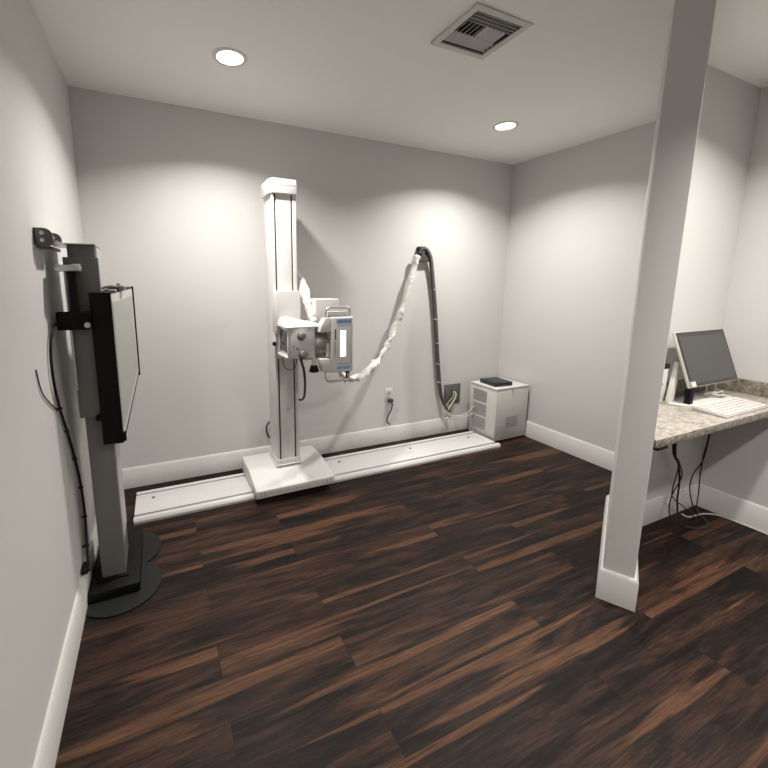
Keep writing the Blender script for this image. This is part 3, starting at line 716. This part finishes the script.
obj('backsplash', MB().box(W-.021, W-g, -2.002, YA-g, CZ+.0005, CZ+.080, bev=.002), M['counter_edge'], t)
obj('support_strip', MB().box(2.175, 2.245, -1.995, -1.965, CZ-.050, CZ-.0355), M['black'], t, label='black strip under the front edge')

# monitor on its folding stand
t = thing('monitor', 'dark touch monitor leaning back on its silver folding stand on the countertop', 'monitor', (3.03, -1.77, CZ))
MLX0, MLX1 = 2.800, 3.270
tilt = math.atan2(.105, .285); mh = .290
def mp(x, v, d):   # v up the screen, d out of it (towards the room)
    return Vector((x, -1.800+v*math.sin(tilt)-d*math.cos(tilt), .858+v*math.cos(tilt)+d*math.sin(tilt)))
sc_ = obj('screen_body', MB().prism([mp(MLX0, 0, 0), mp(MLX1, 0, 0), mp(MLX1, mh, 0), mp(MLX0, mh, 0)], mp(0, 0, 0)-mp(0, 0, .014), bev=.003), M['silver'], t)
sub('bezel', MB().prism([mp(MLX0+.003, .004, .0003), mp(MLX1-.003, .004, .0003), mp(MLX1-.003, mh-.003, .0003), mp(MLX0+.003, mh-.003, .0003)], mp(0, 0, .002)-mp(0, 0, 0)), M['bezel'], sc_)
sub('screen', MB().prism([mp(MLX0+.018, .020, .0025), mp(MLX1-.018, .020, .0025), mp(MLX1-.018, mh-.026, .0025), mp(MLX0+.018, mh-.026, .0025)], mp(0, 0, .0005)-mp(0, 0, 0)), M['monitor'], sc_)
sub('sticker', MB().prism([mp(MLX0+.012, .005, .0032), mp(MLX0+.052, .005, .0032), mp(MLX0+.052, .030, .0032), mp(MLX0+.012, .030, .0032)], mp(0, 0, .0005)-mp(0, 0, 0)), M['keys'], sc_, 'small white label')
sub('sticker', MB().prism([mp(MLX0+.002, .005, .0032), mp(MLX0+.011, .005, .0032), mp(MLX0+.011, .035, .0032), mp(MLX0+.002, .035, .0032)], mp(0, 0, .0005)-mp(0, 0, 0)), M['green'], sc_, 'green edge label')
obj('stand_hinge', MB().cyl((2.806, -1.785, .845), (2.860, -1.785, .845), .013, n=20, bev=.002).box(2.815, 2.850, -1.798, -1.772, CZ+.008, .845, bev=.003), M['black'], t)
obj('stand_base', MB().prism([(2.750, -1.735, CZ), (2.770, -1.790, CZ), (2.830, -1.825, CZ), (3.200, -1.825, CZ), (3.235, -1.790, CZ), (3.235, -1.70, CZ), (2.760, -1.70, CZ)], (0, 0, .008), bev=.002), M['silver'], t)
obj('stand_strut', MB().prism([(2.752, -1.742, CZ+.008), (2.790, -1.742, CZ+.008), (2.862, -1.72, .960), (2.836, -1.72, .975)], (0, .022, 0), bev=.003), M['silver'], t)
obj('stand_strut', MB().prism([(3.190, -1.742, CZ+.008), (3.228, -1.742, CZ+.008), (3.178, -1.72, .960), (3.152, -1.72, .960)], (0, .022, 0), bev=.003), M['silver'], t)

# tower behind the monitor stand, half hidden by the post
t = thing('docking_unit', 'upright white box with a dark top, half hidden behind the post beside the monitor', 'electronic box', (2.76, -1.69, CZ))
obj('case', MB().box(2.715, 2.795, -1.700, -1.668, CZ, CZ+.180, bev=.006, seg=3), M['whiteb'], t)
obj('dark_top', MB().box(2.712, 2.798, -1.703, -1.665, CZ+.181, CZ+.205, bev=.005), M['slate'], t)
obj('button', MB().cyl((2.745, -1.6995, CZ+.10), (2.745, -1.704, CZ+.10), .008, n=16), M['ink'], t)

# keyboard
t = thing('keyboard', 'flat white keyboard lying near the front edge of the countertop', 'keyboard', (2.975, -1.90, CZ))
rk = Matrix.Rotation(math.radians(-1.5), 3, 'Z'); pk = (2.965, -1.90, 0)
obj('shell', MB().prism([(2.742, -1.974, CZ), (2.742, -1.974, CZ+.008), (2.742, -1.841, CZ+.020), (2.742, -1.841, CZ)], (.425, 0, 0), bev=.003), M['kbody'], t)
for r in range(6):
    nk = (15, 14, 14, 13, 12, 8)[5-r] if r else 8
    x = 2.750; total = .409; 
    ws = [1.0]*nk
    if r == 0: ws = [1.3, 1, 1.2, 5.2, 1.2, 1, 1, 1.1]
    sw = sum(ws)
    y0 = -1.968+r*.0208; z = CZ+.0085+(r*.0208+.006)*.0895
    kb = MB()
    for wk in ws:
        kw = total*wk/sw
        kb.box(x+.001, x+kw-.001, y0, y0+.0180, z, z+.0045, bev=.0008, seg=1); x += kw
    obj('key_row', kb, M['keys'], t)

# white cables in a heap behind the keyboard, and the small dark receiver among them
tag(obj('white_cable', MB().sweep([(3.105, -1.735, .845), (3.098, -1.742, .805), (3.080, -1.755, .780), (3.100, -1.785, .776), (3.150, -1.790, .778), (3.200, -1.775, .778), (3.210, -1.75, .778), (3.165, -1.735, .782), (3.110, -1.745, .790), (3.080, -1.77, .790), (3.120, -1.80, .786), (3.175, -1.80, .780)], .0045, n=10), M['wire_w']), 'white cable coiled in a heap under the monitor', 'cable')
tag(obj('white_cable', MB().sweep([(3.170, -1.735, .845), (3.178, -1.742, .815), (3.190, -1.76, .797), (3.170, -1.78, .796), (3.120, -1.79, .800), (3.085, -1.78, .800), (3.070, -1.765, .796), (3.060, -1.75, .781)], .0045, n=10), M['wire_w']), 'white cable dropping from the screen onto the coiled heap', 'cable')
t = thing('mouse', 'small dark-topped white mouse lying in the cable heap under the monitor', 'mouse', (3.14, -1.765, CZ+.008))
ms = MB(); bmesh.ops.create_uvsphere(ms.bm, u_segments=24, v_segments=14, radius=1)
for v in ms.bm.verts: v.co = Vector((3.142+v.co.x*.040, -1.768+v.co.y*.024, CZ+.0085+max(0, v.co.z)*.026))
obj('shell', ms, M['wire_w'], t)
ms = MB(); bmesh.ops.create_uvsphere(ms.bm, u_segments=20, v_segments=12, radius=1)
for v in ms.bm.verts: v.co = Vector((3.146+v.co.x*.024, -1.772+v.co.y*.015, CZ+.026+max(-.2, v.co.z)*.012))
obj('top_pad', ms, M['black'], t)

# cables under the desk
UC = {
 'black cable under the counter curling lowest to the left': ([(3.000,-1.690,.727), (3.040,-1.690,.450), (3.100,-1.690,.375), (3.132,-1.70,.280), (3.060,-1.70,.180), (3.030,-1.71,.100), (3.058,-1.72,.030), (3.110,-1.76,.006)], 'rubber'),
 'black cable under the counter with a thick end hanging near the corner': ([(3.010,-1.68,.727), (3.045,-1.68,.452), (3.125,-1.68,.345), (3.165,-1.68,.225), (3.170,-1.68,.120), (3.150,-1.70,.045)], 'rubber'),
 'thin black cable under the counter crossing the others towards the corner': ([(2.995,-1.70,.727), (3.030,-1.70,.452), (3.080,-1.70,.345), (3.055,-1.70,.210), (3.080,-1.70,.155), (3.180,-1.71,.085), (3.270,-1.73,.006)], 'rubber'),
 'straight black cable hanging closest to the alcove corner': ([(3.388,-1.69,.727), (3.388,-1.69,.480), (3.365,-1.69,.360), (3.340,-1.70,.245), (3.355,-1.70,.110), (3.355,-1.70,.012)], 'rubber'),
 'looping black cable beside the one closest to the corner': ([(3.370,-1.70,.727), (3.370,-1.70,.480), (3.340,-1.70,.340), (3.262,-1.70,.275), (3.240,-1.70,.190), (3.255,-1.72,.085), (3.300,-1.74,.008)], 'rubber'),
}
for k, (pp, m) in UC.items():
    th = .0052 if 'thick' in k else .0032
    pp = [(x-.05, y, z) for x, y, z in pp]
    tag(obj('desk_cable', MB().sweep(pp, th, n=8), M[m]), k, 'cable')
tag(obj('floor_cable', MB().sweep([(3.140, -1.705, .030), (3.175, -1.720, .012), (3.240, -1.725, .006), (3.310, -1.735, .006), (3.372, -1.775, .006), (3.388, -1.86, .006), (3.390, -2.0, .006), (3.390, -2.25, .006)], .005, n=8), M['wire_w']), 'pale cable lying on the floor along the baseboard under the counter', 'cable')
tag(obj('floor_cable', MB().sweep([(3.060, -1.76, .006), (3.100, -1.80, .005), (3.180, -1.81, .005), (3.245, -1.775, .005), (3.280, -1.735, .005), (3.30, -1.70, .03)], .0035, n=8), M['conduit']), 'grey cable curled on the dark floor below the desk', 'cable')
